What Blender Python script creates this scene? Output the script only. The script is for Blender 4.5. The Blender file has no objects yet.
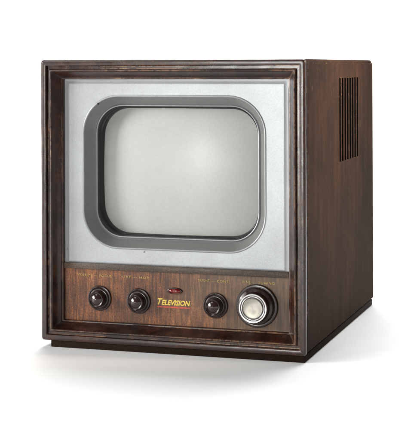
import bpy, bmesh, math, random
from mathutils import Vector, Matrix, noise
random.seed(4)
S = bpy.context.scene
COL = S.collection
R = math.radians
BASE = Vector((0.204, 0.25, 0.0))          # base centre of the television

# ------------------------------------------------------------------ materials
class NT:
    def __init__(s, name):
        s.m = bpy.data.materials.new(name); s.m.use_nodes = True
        s.t = s.m.node_tree; s.n = s.t.nodes; s.l = s.t.links
        s.p = s.n['Principled BSDF']
    def node(s, typ, **kw):
        n = s.n.new(typ)
        for k, v in kw.items(): setattr(n, k, v)
        return n
    def set(s, n, **kw):
        for k, v in kw.items(): n.inputs[k.replace('_', ' ')].default_value = v
        return n
    def link(s, a, b): s.l.new(a, b)
    def coord(s, scale=(1, 1, 1), rot=(0, 0, 0)):
        tc = s.node('ShaderNodeTexCoord'); mp = s.node('ShaderNodeMapping')
        mp.inputs['Scale'].default_value = scale; mp.inputs['Rotation'].default_value = rot
        s.link(tc.outputs['Object'], mp.inputs['Vector']); return mp.outputs['Vector']
    def noise(s, vec, scale, detail=5, rough=.55, dist=0.0):
        n = s.node('ShaderNodeTexNoise'); s.link(vec, n.inputs['Vector'])
        n.inputs['Scale'].default_value = scale; n.inputs['Detail'].default_value = detail
        n.inputs['Roughness'].default_value = rough; n.inputs['Distortion'].default_value = dist
        return n.outputs['Fac']
    def ramp(s, fac, stops):
        r = s.node('ShaderNodeValToRGB'); e = r.color_ramp.elements
        while len(e) < len(stops): e.new(.5)
        for i, (p, c) in enumerate(stops):
            e[i].position = p; e[i].color = (c, c, c, 1) if isinstance(c, (int, float)) else (*c, 1)
        s.link(fac, r.inputs['Fac']); return r.outputs['Color']
    def mix(s, fac, a, b, mode='MIX'):
        m = s.node('ShaderNodeMix', data_type='RGBA', blend_type=mode)
        for sock, v in ((m.inputs[0], fac), (m.inputs[6], a), (m.inputs[7], b)):
            if isinstance(v, (int, float)): sock.default_value = v
            elif isinstance(v, tuple): sock.default_value = (*v, 1)
            else: s.link(v, sock)
        return m.outputs[2]
    def math(s, op, a, b=0.0):
        m = s.node('ShaderNodeMath', operation=op)
        for sock, v in ((m.inputs[0], a), (m.inputs[1], b)):
            if isinstance(v, (int, float)): sock.default_value = v
            else: s.link(v, sock)
        return m.outputs[0]
    def bump(s, h, strength, dist=.001):
        b = s.node('ShaderNodeBump'); b.inputs['Strength'].default_value = strength
        b.inputs['Distance'].default_value = dist
        s.link(h, b.inputs['Height']); s.link(b.outputs['Normal'], s.p.inputs['Normal'])

def plain(name, col, rough=.4, metal=0, spec=.5, coat=0, speck=0.0, speck_scale=900):
    k = NT(name); k.set(k.p, Roughness=rough, Metallic=metal, Coat_Weight=coat)
    k.p.inputs['Specular IOR Level'].default_value = spec
    v = k.coord()
    n = k.noise(v, speck_scale, 3)
    f = k.ramp(n, [(.3, 1 - speck - .02), (.7, 1 + speck)])
    k.link(k.mix(1.0, tuple(col), f, 'MULTIPLY'), k.p.inputs['Base Color'])
    return k.m

def wood(name, dark, mid, light, rough, spec, coat, grain_scale, wear, wear_col=(.42, .25, .13), speck=.35, bumpy=.25, coat_rough=.2, wear_bias=.56, blotch=2.2, matte=None, fade=0, mitre=False):
    k = NT(name)
    g = k.noise(k.coord(grain_scale), 1.0, 8, .62, .6)            # grain
    b = k.noise(k.coord((1, 1, 1)), 9, 4, .6, .4)                  # stain blotches
    sp = k.noise(k.coord((1, 1, 1)), 520, 2, .7)                   # open pores
    base = k.ramp(g, [(.28, dark), (.5, mid), (.74, light)])
    bl = k.ramp(b, [(.32, 1 / blotch), (.68, 1.25)])
    base = k.mix(1.0, base, bl, 'MULTIPLY')
    base = k.mix(1.0, base, k.ramp(sp, [(.35, 1 - speck), (.62, 1.0 + speck)]), 'MULTIPLY')
    if fade:                                                       # the veneer has gone olive-brown over part of the panel
        sx_ = k.node('ShaderNodeSeparateXYZ'); k.link(k.coord(), sx_.inputs[0])
        f_ = k.math('ADD', sx_.outputs['X'], k.math('MULTIPLY', k.noise(k.coord((1, 1, .4)), 14, 4, .6), .22))
        base = k.mix(k.ramp(f_, [(.10, 0.0), (.20, fade)]), base, k.mix(1.0, (.085, .056, .032), k.ramp(g, [(.3, .6), (.7, 1.4)]), 'MULTIPLY'))
    scr = k.noise(k.coord((900, 900, 40), (0, R(24), 0)), 1, 2, .5)
    scr = k.math('MULTIPLY', k.ramp(scr, [(.69, 0.0), (.73, 1.0)]), k.ramp(k.noise(k.coord(), 22, 2), [(.55, 0.0), (.62, .35)]))
    base = k.mix(scr, base, wear_col)
    if wear > 0:
        bv = k.node('ShaderNodeBevel'); bv.samples = 6; bv.inputs['Radius'].default_value = .0035
        geo = k.node('ShaderNodeNewGeometry')
        d = k.node('ShaderNodeVectorMath', operation='DOT_PRODUCT')
        k.link(bv.outputs['Normal'], d.inputs[0]); k.link(geo.outputs['Normal'], d.inputs[1])
        edge = k.ramp(d.outputs['Value'], [(.82, 1.0), (.985, 0.0)])
        wn = k.noise(k.coord(), 130, 7, .75)
        mask = k.math('MULTIPLY', edge, k.ramp(wn, [(wear_bias, 0.0), (wear_bias + .03, wear)]))
        mask = k.math('MULTIPLY', mask, k.ramp(k.noise(k.coord(), 11, 3, .6), [(.44, 0.0), (.54, 1.0)]))
        base = k.mix(mask, base, wear_col)
    if matte is not None:                                          # old dry shellac: mostly diffuse with a weak even sheen
        df = k.node('ShaderNodeBsdfDiffuse'); gl = k.node('ShaderNodeBsdfGlossy'); mx = k.node('ShaderNodeMixShader')
        k.link(base, df.inputs['Color']); gl.inputs['Roughness'].default_value = rough; gl.inputs['Color'].default_value = (1, .88, .78, 1)
        mx.inputs[0].default_value = matte; k.link(df.outputs[0], mx.inputs[1]); k.link(gl.outputs[0], mx.inputs[2])
        k.link(mx.outputs[0], k.n['Material Output'].inputs['Surface'])
        b2 = k.node('ShaderNodeBump'); b2.inputs['Strength'].default_value = bumpy; b2.inputs['Distance'].default_value = .0005
        k.link(g, b2.inputs['Height']); k.link(b2.outputs[0], df.inputs['Normal']); k.link(b2.outputs[0], gl.inputs['Normal'])
        return k.m
    if mitre:                                                      # dirt-filled 45 degree joints in the four corners
        sz = k.node('ShaderNodeSeparateXYZ'); k.link(k.coord(), sz.inputs[0])
        ax = k.math('ABSOLUTE', k.math('SUBTRACT', sz.outputs['X'], .20375 - BASE.x)); az = k.math('ABSOLUTE', k.math('SUBTRACT', sz.outputs['Z'], .220))
        dd = k.math('ABSOLUTE', k.math('SUBTRACT', k.math('SUBTRACT', .20375, ax), k.math('SUBTRACT', .210, az)))
        base = k.mix(k.ramp(k.math('MULTIPLY', dd, 1000), [(.25, .85), (.55, 0.0)]), base, (.003, .002, .001))
    k.link(base, k.p.inputs['Base Color'])
    rn = k.noise(k.coord(), 26, 5, .6)
    k.link(k.ramp(rn, [(.3, max(.03, rough - .09)), (.7, rough + .12)]), k.p.inputs['Roughness'])
    k.p.inputs['Specular IOR Level'].default_value = spec
    k.set(k.p, Coat_Weight=coat, Coat_Roughness=coat_rough)
    hh = k.math('ADD', k.math('MULTIPLY', sp, .5), k.math('ADD', k.math('MULTIPLY', g, .8), k.math('MULTIPLY', b, 1.5)))
    k.bump(hh, bumpy, .0012)
    return k.m

def worn(name, col, scale, bias):            # rubbed paint: bare wood shows through in specks
    k = NT(name); n = k.noise(k.coord(), scale, 3, .7)
    k.link(k.mix(k.ramp(n, [(bias - .07, .85), (bias + .05, 0.0)]), tuple(col), (.10, .045, .02)), k.p.inputs['Base Color'])
    k.set(k.p, Roughness=.45); return k.m
M = {}
M['frame'] = wood('frame_wood', (.008, .0024, .0014), (.023, .0067, .0036), (.056, .018, .0095), .30, .4, .42, (60, 60, 60), .85, wear_col=(.50, .27, .14), coat_rough=.21, wear_bias=.45, mitre=True)
M['side'] = wood('side_veneer', (.009, .0031, .0018), (.0165, .0060, .0031), (.029, .0118, .0060), .42, .3, .0, (170, 60, 7), .5, speck=.55, blotch=3.0, bumpy=.25, matte=.03)
M['panel'] = wood('control_panel_veneer', (.034, .010, .0045), (.150, .049, .0155), (.370, .135, .041), .40, .35, .08, (260, 60, 22), 0, speck=.45, bumpy=.15, wear_col=(.03, .012, .008), blotch=3.2, fade=.75)
M['strip'] = wood('divider_wood', (.035, .022, .014), (.06, .04, .027), (.09, .06, .04), .45, .35, 0, (25, 60, 260), .5, speck=.5)
M['plinth'] = plain('plinth_black', (.014, .0075, .0045), .8, spec=.08, speck=.3, speck_scale=300)
M['black'] = plain('bakelite', (.013, .006, .005), .2, 0, .5, .3, speck=.2)
k = NT('fingered_bakelite')                   # handled bakelite: dull film over a dark gloss
v = k.coord(); n1 = k.noise(v, 140, 6, .7); n2 = k.noise(v, 900, 2, .6)
k.link(k.mix(1.0, (.016, .0065, .005), k.ramp(n2, [(.3, .7), (.7, 1.5)]), 'MULTIPLY'), k.p.inputs['Base Color'])
k.link(k.ramp(n1, [(.35, .14), (.65, .42)]), k.p.inputs['Roughness']); k.set(k.p, Coat_Weight=.2, Coat_Roughness=.12)
M['black'] = k.m
M['rubber'] = plain('dark_gasket', (.014, .015, .016), .33, 0, .4, speck=.15)
M['dark'] = plain('dark_interior', (.003, .002, .002), .9, 0, .1)
M['gold'] = worn('gold_paint', (.52, .36, .07), 1100, .52)
M['goldbright'] = worn('yellow_gold_paint', (.66, .46, .06), 700, .42)
M['red'] = worn('red_paint', (.50, .04, .02), 420, .48)
M['chrome'] = plain('bright_metal', (.85, .85, .84), .18, 1)

k = NT('hammered_grey_paint')                # faceplate
v = k.coord()
n1 = k.noise(v, 700, 3, .7); n2 = k.noise(v, 12, 5, .6); n3 = k.noise(v, 180, 3)
c = k.mix(1.0, (.300, .309, .320), k.ramp(n1, [(.3, .90), (.7, 1.10)]), 'MULTIPLY')
c = k.mix(1.0, c, k.ramp(n2, [(.3, .86), (.7, 1.07)]), 'MULTIPLY')
chip = k.ramp(k.noise(v, 95, 4, .7), [(.725, 0.0), (.735, .8)])
c = k.mix(chip, c, (.06, .05, .045))
k.link(c, k.p.inputs['Base Color'])
k.set(k.p, Roughness=.40, Metallic=.50); k.p.inputs['Specular IOR Level'].default_value = .5
k.bump(k.math('ADD', n1, k.math('MULTIPLY', n3, .6)), .12, .0006)
M['metal'] = k.m

k = NT('bezel_grey_paint')                   # recess of the mask: faceplate grey, colour darkened to imitate shade on the slopes
v = k.coord(); n1 = k.noise(v, 700, 3, .7)
c = k.mix(1.0, (.185, .190, .184), k.ramp(n1, [(.3, .86), (.7, 1.14)]), 'MULTIPLY')
k.link(c, k.p.inputs['Base Color']); k.set(k.p, Roughness=.38, Metallic=.3)
k.bump(n1, .08, .0005)
M['bezel'] = k.m

k = NT('picture_tube_glass')
v = k.coord(); n1 = k.noise(v, 500, 2, .7); n2 = k.noise(v, 7, 4, .6)
c = k.mix(1.0, (.345, .350, .330), k.ramp(n1, [(.3, .95), (.7, 1.05)]), 'MULTIPLY')
c = k.mix(1.0, c, k.ramp(n2, [(.3, .88), (.7, 1.07)]), 'MULTIPLY')
k.link(c, k.p.inputs['Base Color']); k.set(k.p, Roughness=.36, Coat_Weight=.08, Coat_Roughness=.25)
M['glass'] = k.m

k = NT('spun_aluminium')
k.set(k.p, Metallic=.8, Roughness=.47, Anisotropic=.6); k.p.inputs['Base Color'].default_value = (.40, .38, .33, 1)
tg = k.node('ShaderNodeTangent', direction_type='RADIAL', axis='Z'); k.link(tg.outputs[0], k.p.inputs['Tangent'])
M['spun'] = k.m

k = NT('jewel_red'); k.set(k.p, Roughness=.08, Coat_Weight=.6, Coat_Roughness=.03)
v = k.coord(); k.link(k.mix(1.0, (.16, .008, .008), k.ramp(k.noise(v, 60, 2), [(.3, .8), (.7, 1.2)]), 'MULTIPLY'), k.p.inputs['Base Color'])
M['jewel'] = k.m

k = NT('white_studio_sweep')
v = k.coord(); k.link(k.ramp(k.noise(v, 3, 3), [(.3, .875), (.7, .89)]), k.p.inputs['Base Color'])
k.set(k.p, Roughness=.8); k.p.inputs['Specular IOR Level'].default_value = .15
M['white'] = k.m

# ------------------------------------------------------------------ geometry helpers
def finish(name, bm, mat, parent, angle=32, local=None, recalc=True):
    """bm in world coordinates (or local ones, placed at 'local')"""
    if recalc: bmesh.ops.recalc_face_normals(bm, faces=bm.faces)
    me = bpy.data.meshes.new(name); bm.to_mesh(me); bm.free()
    for p in me.polygons: p.use_smooth = True
    me.set_sharp_from_angle(angle=R(angle))
    me.materials.append(mat)
    o = bpy.data.objects.new(name, me); COL.objects.link(o)
    if parent is not None:
        o.parent = parent
        off = Vector((0, 0, 0)); q = parent
        while q is not None: off += q.location; q = q.parent
        if local is None: me.transform(Matrix.Translation(-off))
        else: o.location = local - off
    return o

def rrect(L, Rr, B, T, r, n=10):
    pts = []
    for cx, cz, a0 in ((Rr - r, T - r, 0), (L + r, T - r, 90), (L + r, B + r, 180), (Rr - r, B + r, 270)):
        for i in range(n + 1):
            a = R(a0 + 90 * i / n); pts.append((cx + r * math.cos(a), cz + r * math.sin(a)))
    return pts

def rrect_fine(L, Rr, B, T, r, n=6, m=70):
    c = rrect(L, Rr, B, T, r, n); out = []
    for q in range(4):
        out += c[q * (n + 1):(q + 1) * (n + 1)]
        a, b = c[(q + 1) * (n + 1) - 1], c[((q + 1) * (n + 1)) % len(c)]
        out += [(a[0] + (b[0] - a[0]) * t / m, a[1] + (b[1] - a[1]) * t / m) for t in range(1, m)]
    return out

def dent(bm, amp, keep=lambda v: True):
    '''old hand-worn timber: tiny undulations and a few knocks on the arrises'''
    for v in bm.verts:
        if not keep(v): continue
        p = v.co
        v.co = p + Vector([amp * (noise.noise(p * 28 + Vector((7 * i, 3, 1))) + .7 * noise.noise(p * 95 + Vector((5 * i, 9, 2)))) for i in range(3)])

def loft(bm, rings, cap0=False, cap1=False, shape=None):
    """rings = list of (L,R,B,T,r,y[,n])"""
    prev = None; rows = []
    for q in rings:
        row = [bm.verts.new((x, q[5], z)) for x, z in (shape or rrect)(*q[:5])]
        if prev:
            N = len(row)
            for i in range(N): bm.faces.new((prev[i], prev[(i + 1) % N], row[(i + 1) % N], row[i]))
        prev = row; rows.append(row)
    if cap0: bm.faces.new(rows[0])
    if cap1: bm.faces.new(list(reversed(rows[-1])))
    return rows

def inset_rings(L, Rr, B, T, prof, rfun):
    return [(L + u, Rr - u, B + u, T - u, rfun(u), y) for u, y in prof]

def box(bm, a, b, bev=0.0, seg=2):
    m = bmesh.ops.create_cube(bm, size=1)['verts']
    for v in m:
        v.co = Vector([a[i] if v.co[i] < 0 else b[i] for i in range(3)])
    if bev:
        es = list({e for v in m for e in v.link_edges})
        bmesh.ops.bevel(bm, geom=es, offset=bev, segments=seg, profile=.5, affect='EDGES')

def lathe(bm, prof, n=64):
    rows = []
    for r, h in prof:
        if r < 1e-6: rows.append([bm.verts.new((0, 0, h))])
        else: rows.append([bm.verts.new((r * math.cos(2 * math.pi * i / n), r * math.sin(2 * math.pi * i / n), h)) for i in range(n)])
    for a, b in zip(rows, rows[1:]):
        for i in range(n):
            j = (i + 1) % n
            if len(b) == 1: bm.faces.new((a[i], a[j], b[0]))
            elif len(a) == 1: bm.faces.new((a[0], b[j], b[i]))
            else: bm.faces.new((a[i], a[j], b[j], b[i]))

# ------------------------------------------------------------------ the television
tv = bpy.data.objects.new('television', None); COL.objects.link(tv)
tv.location = BASE; tv.empty_display_size = .1
tv['label'] = 'vintage dark wood tabletop television with grey faceplate, four knobs and side vents on white floor'
tv['category'] = 'television'

W0, W1, Z0, Z1, D1 = 0.0, .4075, .010, .430, .5006

# cabinet shell (behind the front frame)
bm = bmesh.new()
sh = [(.0012, .0068), (.0012, .0085), (0.0, .0090), (0.0, .4966), (.0012, .4994), (.004, D1)]
sh = [(.0100, .3000), (.0100, .0068)] + sh
loft(bm, [(W0 + u, W1 - .0022 - u, Z0 + u, Z1 - u, .0045 if u < .009 else .002, y) for u, y in sh], cap0=True, cap1=True, shape=rrect_fine)
dent(bm, .0004, lambda v: v.co.y > .009)
cab = finish('cabinet', bm, M['side'], tv, 30)

# right side veneer board with eight vent slots
sx, sxb = W1, W1 - .0032
ys, ye, zb, zt = .0092, .4975, .0125, .4262
slot0, pitch, sw, s_lo, s_hi = .2235, .0193, .0112, .2695, .4010
cuts = [ys + .0015] + [v for i in range(8) for v in (slot0 + pitch * i, slot0 + pitch * i + sw)] + [ye - .0015]
zc = [zb + .0015, s_lo, s_hi, zt - .0015]
bm = bmesh.new()
V = {}
def gv(i, j, x=sx):
    key = (i, j, x)
    if key not in V: V[key] = bm.verts.new((x, cuts[i], zc[j]))
    return V[key]
for i in range(len(cuts) - 1):
    for j in range(3):
        if j == 1 and i % 2 == 1:                       # a slot: walls only
            xi = sx - .009
            a = [gv(i, 1), gv(i + 1, 1), gv(i + 1, 2), gv(i, 2)]
            b = [gv(i, 1, xi), gv(i + 1, 1, xi), gv(i + 1, 2, xi), gv(i, 2, xi)]
            for q in range(4): bm.faces.new((a[q], b[q], b[(q + 1) % 4], a[(q + 1) % 4]))
            bm.faces.new(b)
            continue
        bm.faces.new((gv(i, j), gv(i + 1, j), gv(i + 1, j + 1), gv(i, j + 1)))
# chamfered rim of the board
n = len(cuts) - 1
border = [gv(i, 0) for i in range(n + 1)] + [gv(n, 1), gv(n, 2), gv(n, 3)] + [gv(i, 3) for i in range(n - 1, -1, -1)] + [gv(0, 2), gv(0, 1)]
outer = []
for v in border:
    y = ys if v.co.y == cuts[0] else (ye if v.co.y == cuts[-1] else v.co.y)
    z = zb if v.co.z == zc[0] else (zt if v.co.z == zc[3] else v.co.z)
    outer.append(bm.verts.new((sxb, y, z)))
for q in range(len(border)):
    w = (q + 1) % len(border); bm.faces.new((border[q], outer[q], outer[w], border[w]))
bmesh.ops.recalc_face_normals(bm, faces=bm.faces)
side = finish('side_panel', bm, M['side'], cab, 20, recalc=False)
# slots have dark ends
me = side.data; me.materials.append(M['dark'])
for p in me.polygons:
    c = p.center + BASE
    if c.x < sx - .0005 and s_lo - .001 < c.z < s_hi + .001 and slot0 - .001 < c.y < slot0 + pitch * 8: p.material_index = 1

# plinth
bm = bmesh.new(); box(bm, (.0140, .0035, .0), (.4052, .4990, .0105), .0012)
finish('plinth', bm, M['plinth'], cab)

# front frame: a mitred moulding
prof = [(.0, .0066), (.0, .0028), (.0005, .0012), (.0018, .0002), (.003, 0), (.0070, 0), (.0080, .0003), (.0087, .0011), (.0090, .0022), (.0092, .0058),
        (.0132, .0058), (.0134, .0024), (.0139, .0010), (.0149, .0001), (.0160, .0), (.0171, .0008), (.0183, .0028), (.0197, .0060), (.0214, .0092), (.0232, .0118),
        (.0250, .0138), (.0264, .0152), (.0268, .0165), (.0284, .0172), (.0290, .0182), (.0290, .0260)]
bm = bmesh.new()
loft(bm, inset_rings(W0, W1, Z0, Z1, prof, lambda u: max(.0045 - u * .5, .0004)), shape=rrect_fine)
dent(bm, .0002, lambda v: v.co.y < .018)
frame = finish('front_frame', bm, M['frame'], tv, 38)

# grey faceplate with the raised field and the rounded opening
PL, PR, PB, PT = .0289, .3777, .1235, .4013
O = (.0602, .3424, .1500, .3757, .055)
bm = bmesh.new()
rings = [(PL - .0008, PR + .0008, PB, PT + .0008, .0006, .0229),
         (PL + .0052, PR - .0052, PB + .002, PT - .0052, .0008, .0229),
         (PL + .0060, PR - .0060, PB + .0028, PT - .0060, .0012, .0225),
         (PL + .0068, PR - .0068, PB + .0036, PT - .0068, .0016, .0223), (PL + .0085, PR - .0085, PB + .0053, PT - .0085, .003, .0223)]
rings += [(O[0] - d, O[1] + d, O[2] - d, O[3] + d, O[4] + d, y) for d, y in ((.0036, .0223), (.0022, .0223), (.0014, .0217), (.0006, .0214), (-.0004, .0218), (-.0010, .0228))]
loft(bm, rings)
face = finish('faceplate', bm, M['metal'], tv, 35)
# small chip / screw by the upper left corner of the opening
bm = bmesh.new(); lathe(bm, [(.0013, 0), (.0012, .0006), (.0006, .0009), (0, .0009)], 16)
o = finish('screw', bm, M['dark'], face, local=Vector((.0838, .0223, .3642))); o.rotation_euler = (R(90), 0, 0)

# sloping recess of the mask
bm = bmesh.new()
sl = [(.0010, .0228), (.0030, .0268), (.0062, .0325), (.0095, .0378), (.0118, .0410), (.0126, .0414), (.0132, .0408), (.0140, .0404), (.0148, .0408), (.0153, .0418)]
loft(bm, [(O[0] + d, O[1] - d, O[2] + d, O[3] - d, max(O[4] - d * .93, .02), y) for d, y in sl])
bez = finish('screen_bezel', bm, M['bezel'], face, 50)
# bright bead round the inner edge
bm = bmesh.new()
sl = [(.0127, .0412), (.0130, .0398), (.0138, .0392), (.0147, .0396), (.0151, .0412)]
loft(bm, [(O[0] + d, O[1] - d, O[2] + d, O[3] - d, O[4] - d * .93, y) for d, y in sl])
finish('bezel_bead', bm, M['metal'], face, 50)

# gasket
bm = bmesh.new()
sl = [(.0152, .0410), (.0156, .0440), (.0160, .0496), (.0166, .0508), (.0176, .0511), (.0184, .0520), (.0188, .0580), (.0200, .0640)]
loft(bm, [(O[0] + d, O[1] - d, O[2] + d, O[3] - d, O[4] - d * .8, y) for d, y in sl])
finish('screen_gasket', bm, M['rubber'], tv, 50)

# picture tube face, bulging
bm = bmesh.new()
e = .0182
L_, R_, B_, T_, r_ = O[0] + e, O[1] - e, O[2] + e, O[3] - e, O[4] - e * .8
cx, cz = (L_ + R_) / 2, (B_ + T_) / 2
poly = rrect(L_, R_, B_, T_, r_, 16); NA, NR = 128, 28
def reach(a):
    dx, dz = math.cos(a), math.sin(a)
    for (x0, z0), (x1, z1) in zip(poly, poly[1:] + poly[:1]):
        ex, ez = x1 - x0, z1 - z0; den = dx * ez - dz * ex
        if abs(den) < 1e-12: continue
        t = ((x0 - cx) * ez - (z0 - cz) * ex) / den; q = ((x0 - cx) * dz - (z0 - cz) * dx) / den
        if t > 0 and -1e-6 <= q <= 1 + 1e-6: return t
    return .1
RS = .56
def capy(x, z): return .0438 + RS - math.sqrt(RS ** 2 - (x - cx) ** 2 - (z - cz) ** 2)     # a true spherical cap
rows = []
for k_ in range(NR, 0, -1):
    row = []
    for i in range(NA):
        a = 2 * math.pi * i / NA; d = reach(a) * k_ / NR
        x, z = cx + d * math.cos(a), cz + d * math.sin(a); row.append(bm.verts.new((x, capy(x, z), z)))
    rows.append(row)
c = bm.verts.new((cx, .0438, cz)); N = NA
for p_, q_ in zip(rows, rows[1:]):
    for i in range(N): bm.faces.new((p_[i], p_[(i + 1) % N], q_[(i + 1) % N], q_[i]))
for i in range(N): bm.faces.new((rows[-1][i], rows[-1][(i + 1) % N], c))
screen = finish('screen', bm, M['glass'], tv, 60)

# wooden control panel
bm = bmesh.new(); box(bm, (PL - .0006, .0228, .0352), (PR + .0006, .0300, .1162), .0003, 1)
panel = finish('control_panel', bm, M['panel'], tv)
bm = bmesh.new(); box(bm, (PL - .0004, .0192, .1164), (PR + .0004, .0290, .1254), .0008, 2)
finish('divider_strip', bm, M['strip'], tv)

# knobs
def make_knob():
    bm = bmesh.new()
    lathe(bm, [(.0188, 0), (.0188, .0022), (.0182, .0034), (.0166, .0038), (.0160, .0032), (.0150, .0030), (.0147, .0040), (.0138, .0046), (.0128, .0046),
               (.0124, .0060), (.0121, .0120), (.0119, .0146), (.0114, .0158), (.0107, .0162), (.0101, .0158), (.0099, .0148), (.0086, .0143)], 72)
    kb = finish('control_knob', bm, M['black'], tv, 40, local=Vector((.0856, .0227, .0735)))
    kb.rotation_euler = (R(90), 0, 0)
    bm = bmesh.new(); lathe(bm, [(.0088, .0138), (.0084, .0146), (.0070, .0154), (.0035, .0171), (.0008, .0180), (0, .01805)], 72)
    me_o = finish('knob_cap', bm, M['cap'], None, 40)
    me_o.parent = kb
    return kb
k = NT('knob_cap_bakelite')
k.set(k.p, Roughness=.17, Anisotropic=.5, Coat_Weight=.5, Coat_Roughness=.08); k.p.inputs['Base Color'].default_value = (.022, .010, .009, 1)
tg = k.node('ShaderNodeTangent', direction_type='RADIAL', axis='Z'); k.link(tg.outputs[0], k.p.inputs['Tangent'])
M['cap'] = k.m
k0 = make_knob()
for x, z in ((.1478, .0722), (.2672, .0716)):
    c = k0.copy(); COL.objects.link(c); c.parent = tv; c.location = Vector((x, .0227, z)) - BASE
    for ch in list(k0.children):
        g = ch.copy(); COL.objects.link(g); g.parent = c

# tuning knob
bm = bmesh.new()
lathe(bm, [(.0313, 0), (.0313, .0028), (.0306, .0040), (.0286, .0046), (.0270, .0042), (.0266, .0050), (.0262, .0092), (.0256, .0104), (.0236, .0112), (.0220, .0118),
           (.0212, .0140), (.0208, .0205), (.0206, .0222), (.0150, .0222), (0, .0222)], 96)
tk = finish('tuning_knob', bm, M['black'], tv, 40, local=Vector((.3300, .0227, .0741))); tk.rotation_euler = (R(90), 0, 0)
tk['label'] = 'large black tuning knob with bright ring and spun metal disc'
bm = bmesh.new()
lathe(bm, [(.0207, .0215), (.0210, .0232), (.0204, .0240), (.0188, .0238), (.0184, .0224)], 96)
lathe(bm, [(.0173, .0221), (.0172, .0233), (.0166, .0236), (.0160, .0233), (.0159, .0221)], 96)
o = finish('dial_ring', bm, M['chrome'], None, 60); o.parent = tk
bm = bmesh.new(); lathe(bm, [(.0146, .0221), (.0145, .0236), (.0139, .0241), (.0134, .0239), (.0060, .0238), (0, .0238)], 96)
o = finish('dial_disc', bm, M['spun'], None, 40); o.parent = tk

# jewel indicator
bm = bmesh.new(); lathe(bm, [(1, 0), (.98, .25), (.88, .42), (.80, .45), (.78, .38)], 48)
bmesh.ops.scale(bm, vec=(.0122, .0050, .0045), verts=bm.verts)
jb = finish('indicator_lamp', bm, M['frame'], tv, 60, local=Vector((.2046, .0227, .0897))); jb.rotation_euler = (R(90), 0, 0)
bm = bmesh.new(); lathe(bm, [(1, .1)] + [(math.cos(R(a)), .1 + math.sin(R(a))) for a in range(10, 90, 10)] + [(0, 1.1)], 48)
bmesh.ops.scale(bm, vec=(.0098, .0034, .0032), verts=bm.verts)
o = finish('jewel', bm, M['jewel'], None, 80); o.parent = jb

# lettering
def text(name, body, x0, x1, z, h, mat, parent, shear=0.0, bold=0.0, y=.0227, slope=0.0, spacing=1.0):
    cu = bpy.data.curves.new(name, 'FONT'); cu.body = body; cu.size = 1; cu.shear = shear; cu.offset = bold
    cu.space_character = spacing; cu.resolution_u = 3; cu.extrude = .04
    t = bpy.data.objects.new('tmp', cu); COL.objects.link(t)
    bpy.context.view_layer.update()
    dg = bpy.context.evaluated_depsgraph_get()
    me = bpy.data.meshes.new_from_object(t.evaluated_get(dg))
    bpy.data.objects.remove(t); bpy.data.curves.remove(cu)
    xs = [v.co.x for v in me.vertices]; zs = [v.co.y for v in me.vertices]
    ax, bx, az, bz = min(xs), max(xs), min(zs), max(zs)
    for v in me.vertices:
        fx = (v.co.x - ax) / (bx - ax); fz = (v.co.y - az) / (bz - az)
        v.co = Vector((x0 + (x1 - x0) * fx, y - .0002 - (.0002 if v.co.z > 0 else -.0003), z + h * fz + slope * fx)) - BASE
    me.materials.clear(); me.materials.append(mat); me.name = name
    o = bpy.data.objects.new(name, me); COL.objects.link(o); o.parent = parent
    return o
lab = dict(h=.0036, mat=M['gold'], parent=panel, bold=.006, spacing=1.25)
text('control_lettering', 'VOLUME', .0500, .0735, .1053, **lab)
text('control_lettering', '\u2014 FOCUS', .0765, .1045, .1053, **lab)
text('control_lettering', 'VERT', .1196, .1355, .1053, **lab)
text('control_lettering', '\u2014 HOR', .1385, .1645, .1053, **lab)
text('control_lettering', 'BRIGHT', .2410, .2580, .1053, **lab)
text('control_lettering', '\u2014 CONT', .2610, .2870, .1053, **lab)
text('control_lettering', 'FINE', .3085, .3205, .1060, **lab)
text('control_lettering', '\u2014 TUNING', .3235, .3560, .1055, **lab)
text('title_lettering', 'T', .1775, .1855, .0686, .0095, M['goldbright'], panel, .35, .03)
text('title_lettering', 'ELEVISION', .1835, .2285, .0682, .0078, M['goldbright'], panel, .28, .035)
bm = bmesh.new()
box(bm, (.1768, .02245, .0643), (.2286, .0230, .0664), .0001, 1)
finish('underline_bar', bm, M['red'], panel)

# ------------------------------------------------------------------ floor sweep
bm = bmesh.new()
P = [(-4.0, 0), (3.2, 0)] + [(3.2 + 1.2 * math.sin(R(a)), 1.2 - 1.2 * math.cos(R(a))) for a in range(10, 91, 10)] + [(4.4, 3.6)]
split = 2
def sheet(name, pts):
    b = bmesh.new(); prev = None
    for y, z in pts:
        row = [b.verts.new((x, y, z)) for x in (-5, 5.4)]
        if prev: b.faces.new((prev[0], prev[1], row[1], row[0]))
        prev = row
    o = finish(name, b, M['white'], None, 60, recalc=False); o['kind'] = 'structure'; return o
bm.free()
sheet('floor', P[:2]); sheet('backdrop', P[1:])

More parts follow.
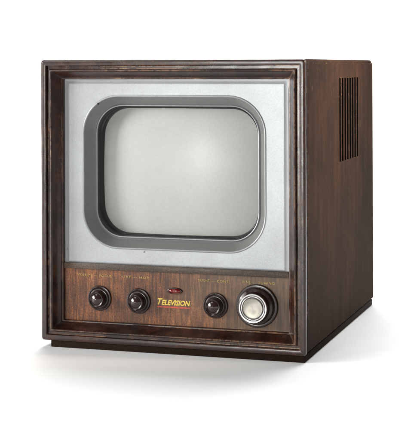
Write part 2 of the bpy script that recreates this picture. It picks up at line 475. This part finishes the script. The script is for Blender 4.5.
# ------------------------------------------------------------------ light
w = bpy.data.worlds.new('World'); S.world = w; w.use_nodes = True
w.node_tree.nodes['Background'].inputs['Color'].default_value = (1, 1, 1, 1)
w.node_tree.nodes['Background'].inputs['Strength'].default_value = .08
def area(name, loc, target, sx_, sy_, power, col=(1, 1, 1)):
    l = bpy.data.lights.new(name, 'AREA'); l.shape = 'RECTANGLE'; l.size = sx_; l.size_y = sy_; l.energy = power; l.color = col
    o = bpy.data.objects.new(name, l); COL.objects.link(o); o.location = loc
    o.rotation_euler = (Vector(target) - Vector(loc)).to_track_quat('-Z', 'Y').to_euler(); return o
area('softbox_overhead', (.12, 1.6, 2.7), (.12, .8, 0), 2.2, 1.9, 152)
area('added_backdrop_light', (.2, 2.2, 3.2), (.2, 4.2, 1.0), 4, 1, 110)  # added lamp, only there to push the backdrop to pure white
area('softbox_key', (-2.3, -1.4, .82), (.2, 0, .22), .9, 1.0, 98, (1, .985, .96))
area('softbox_front', (-.24, -2.6, .36), (.2, .05, .30), .36, .46, 26, (1, 1, .97))
area('softbox_top_front', (-.42, -.88, 1.25), (.1, 0, .05), .45, .35, 5)
o = area('softbox_right', (1.35, .24, .85), (.41, .24, .49), .25, .25, 3.6, (1, .90, .74)); o.data.spread = R(38)

# ------------------------------------------------------------------ camera
cam = bpy.data.cameras.new('camera'); co = bpy.data.objects.new('camera', cam); COL.objects.link(co)
co.location = (.868, -1.880, .4201)
fw = Vector((-.3046, .9526, 0)).normalized(); rt = Vector((.9526, .3046, 0)).normalized()
up = Vector((0, 0, 1)); a = .0029                # slight roll
rt2 = rt * math.cos(a) - up * math.sin(a); up2 = up * math.cos(a) + rt * math.sin(a)
co.matrix_world = Matrix(((rt2.x, up2.x, -fw.x, co.location.x), (rt2.y, up2.y, -fw.y, co.location.y), (rt2.z, up2.z, -fw.z, co.location.z), (0, 0, 0, 1)))
cam.sensor_fit = 'HORIZONTAL'; cam.sensor_width = 36; cam.lens = 36 * 1370 / 420
cam.shift_y = -(220 - 66.15) / 420; cam.clip_start = .05; cam.clip_end = 100
S.camera = co
S.render.engine = 'CYCLES'
S.view_settings.view_transform = 'Standard'; S.view_settings.look = 'None'; S.view_settings.exposure = 0; S.view_settings.gamma = 1
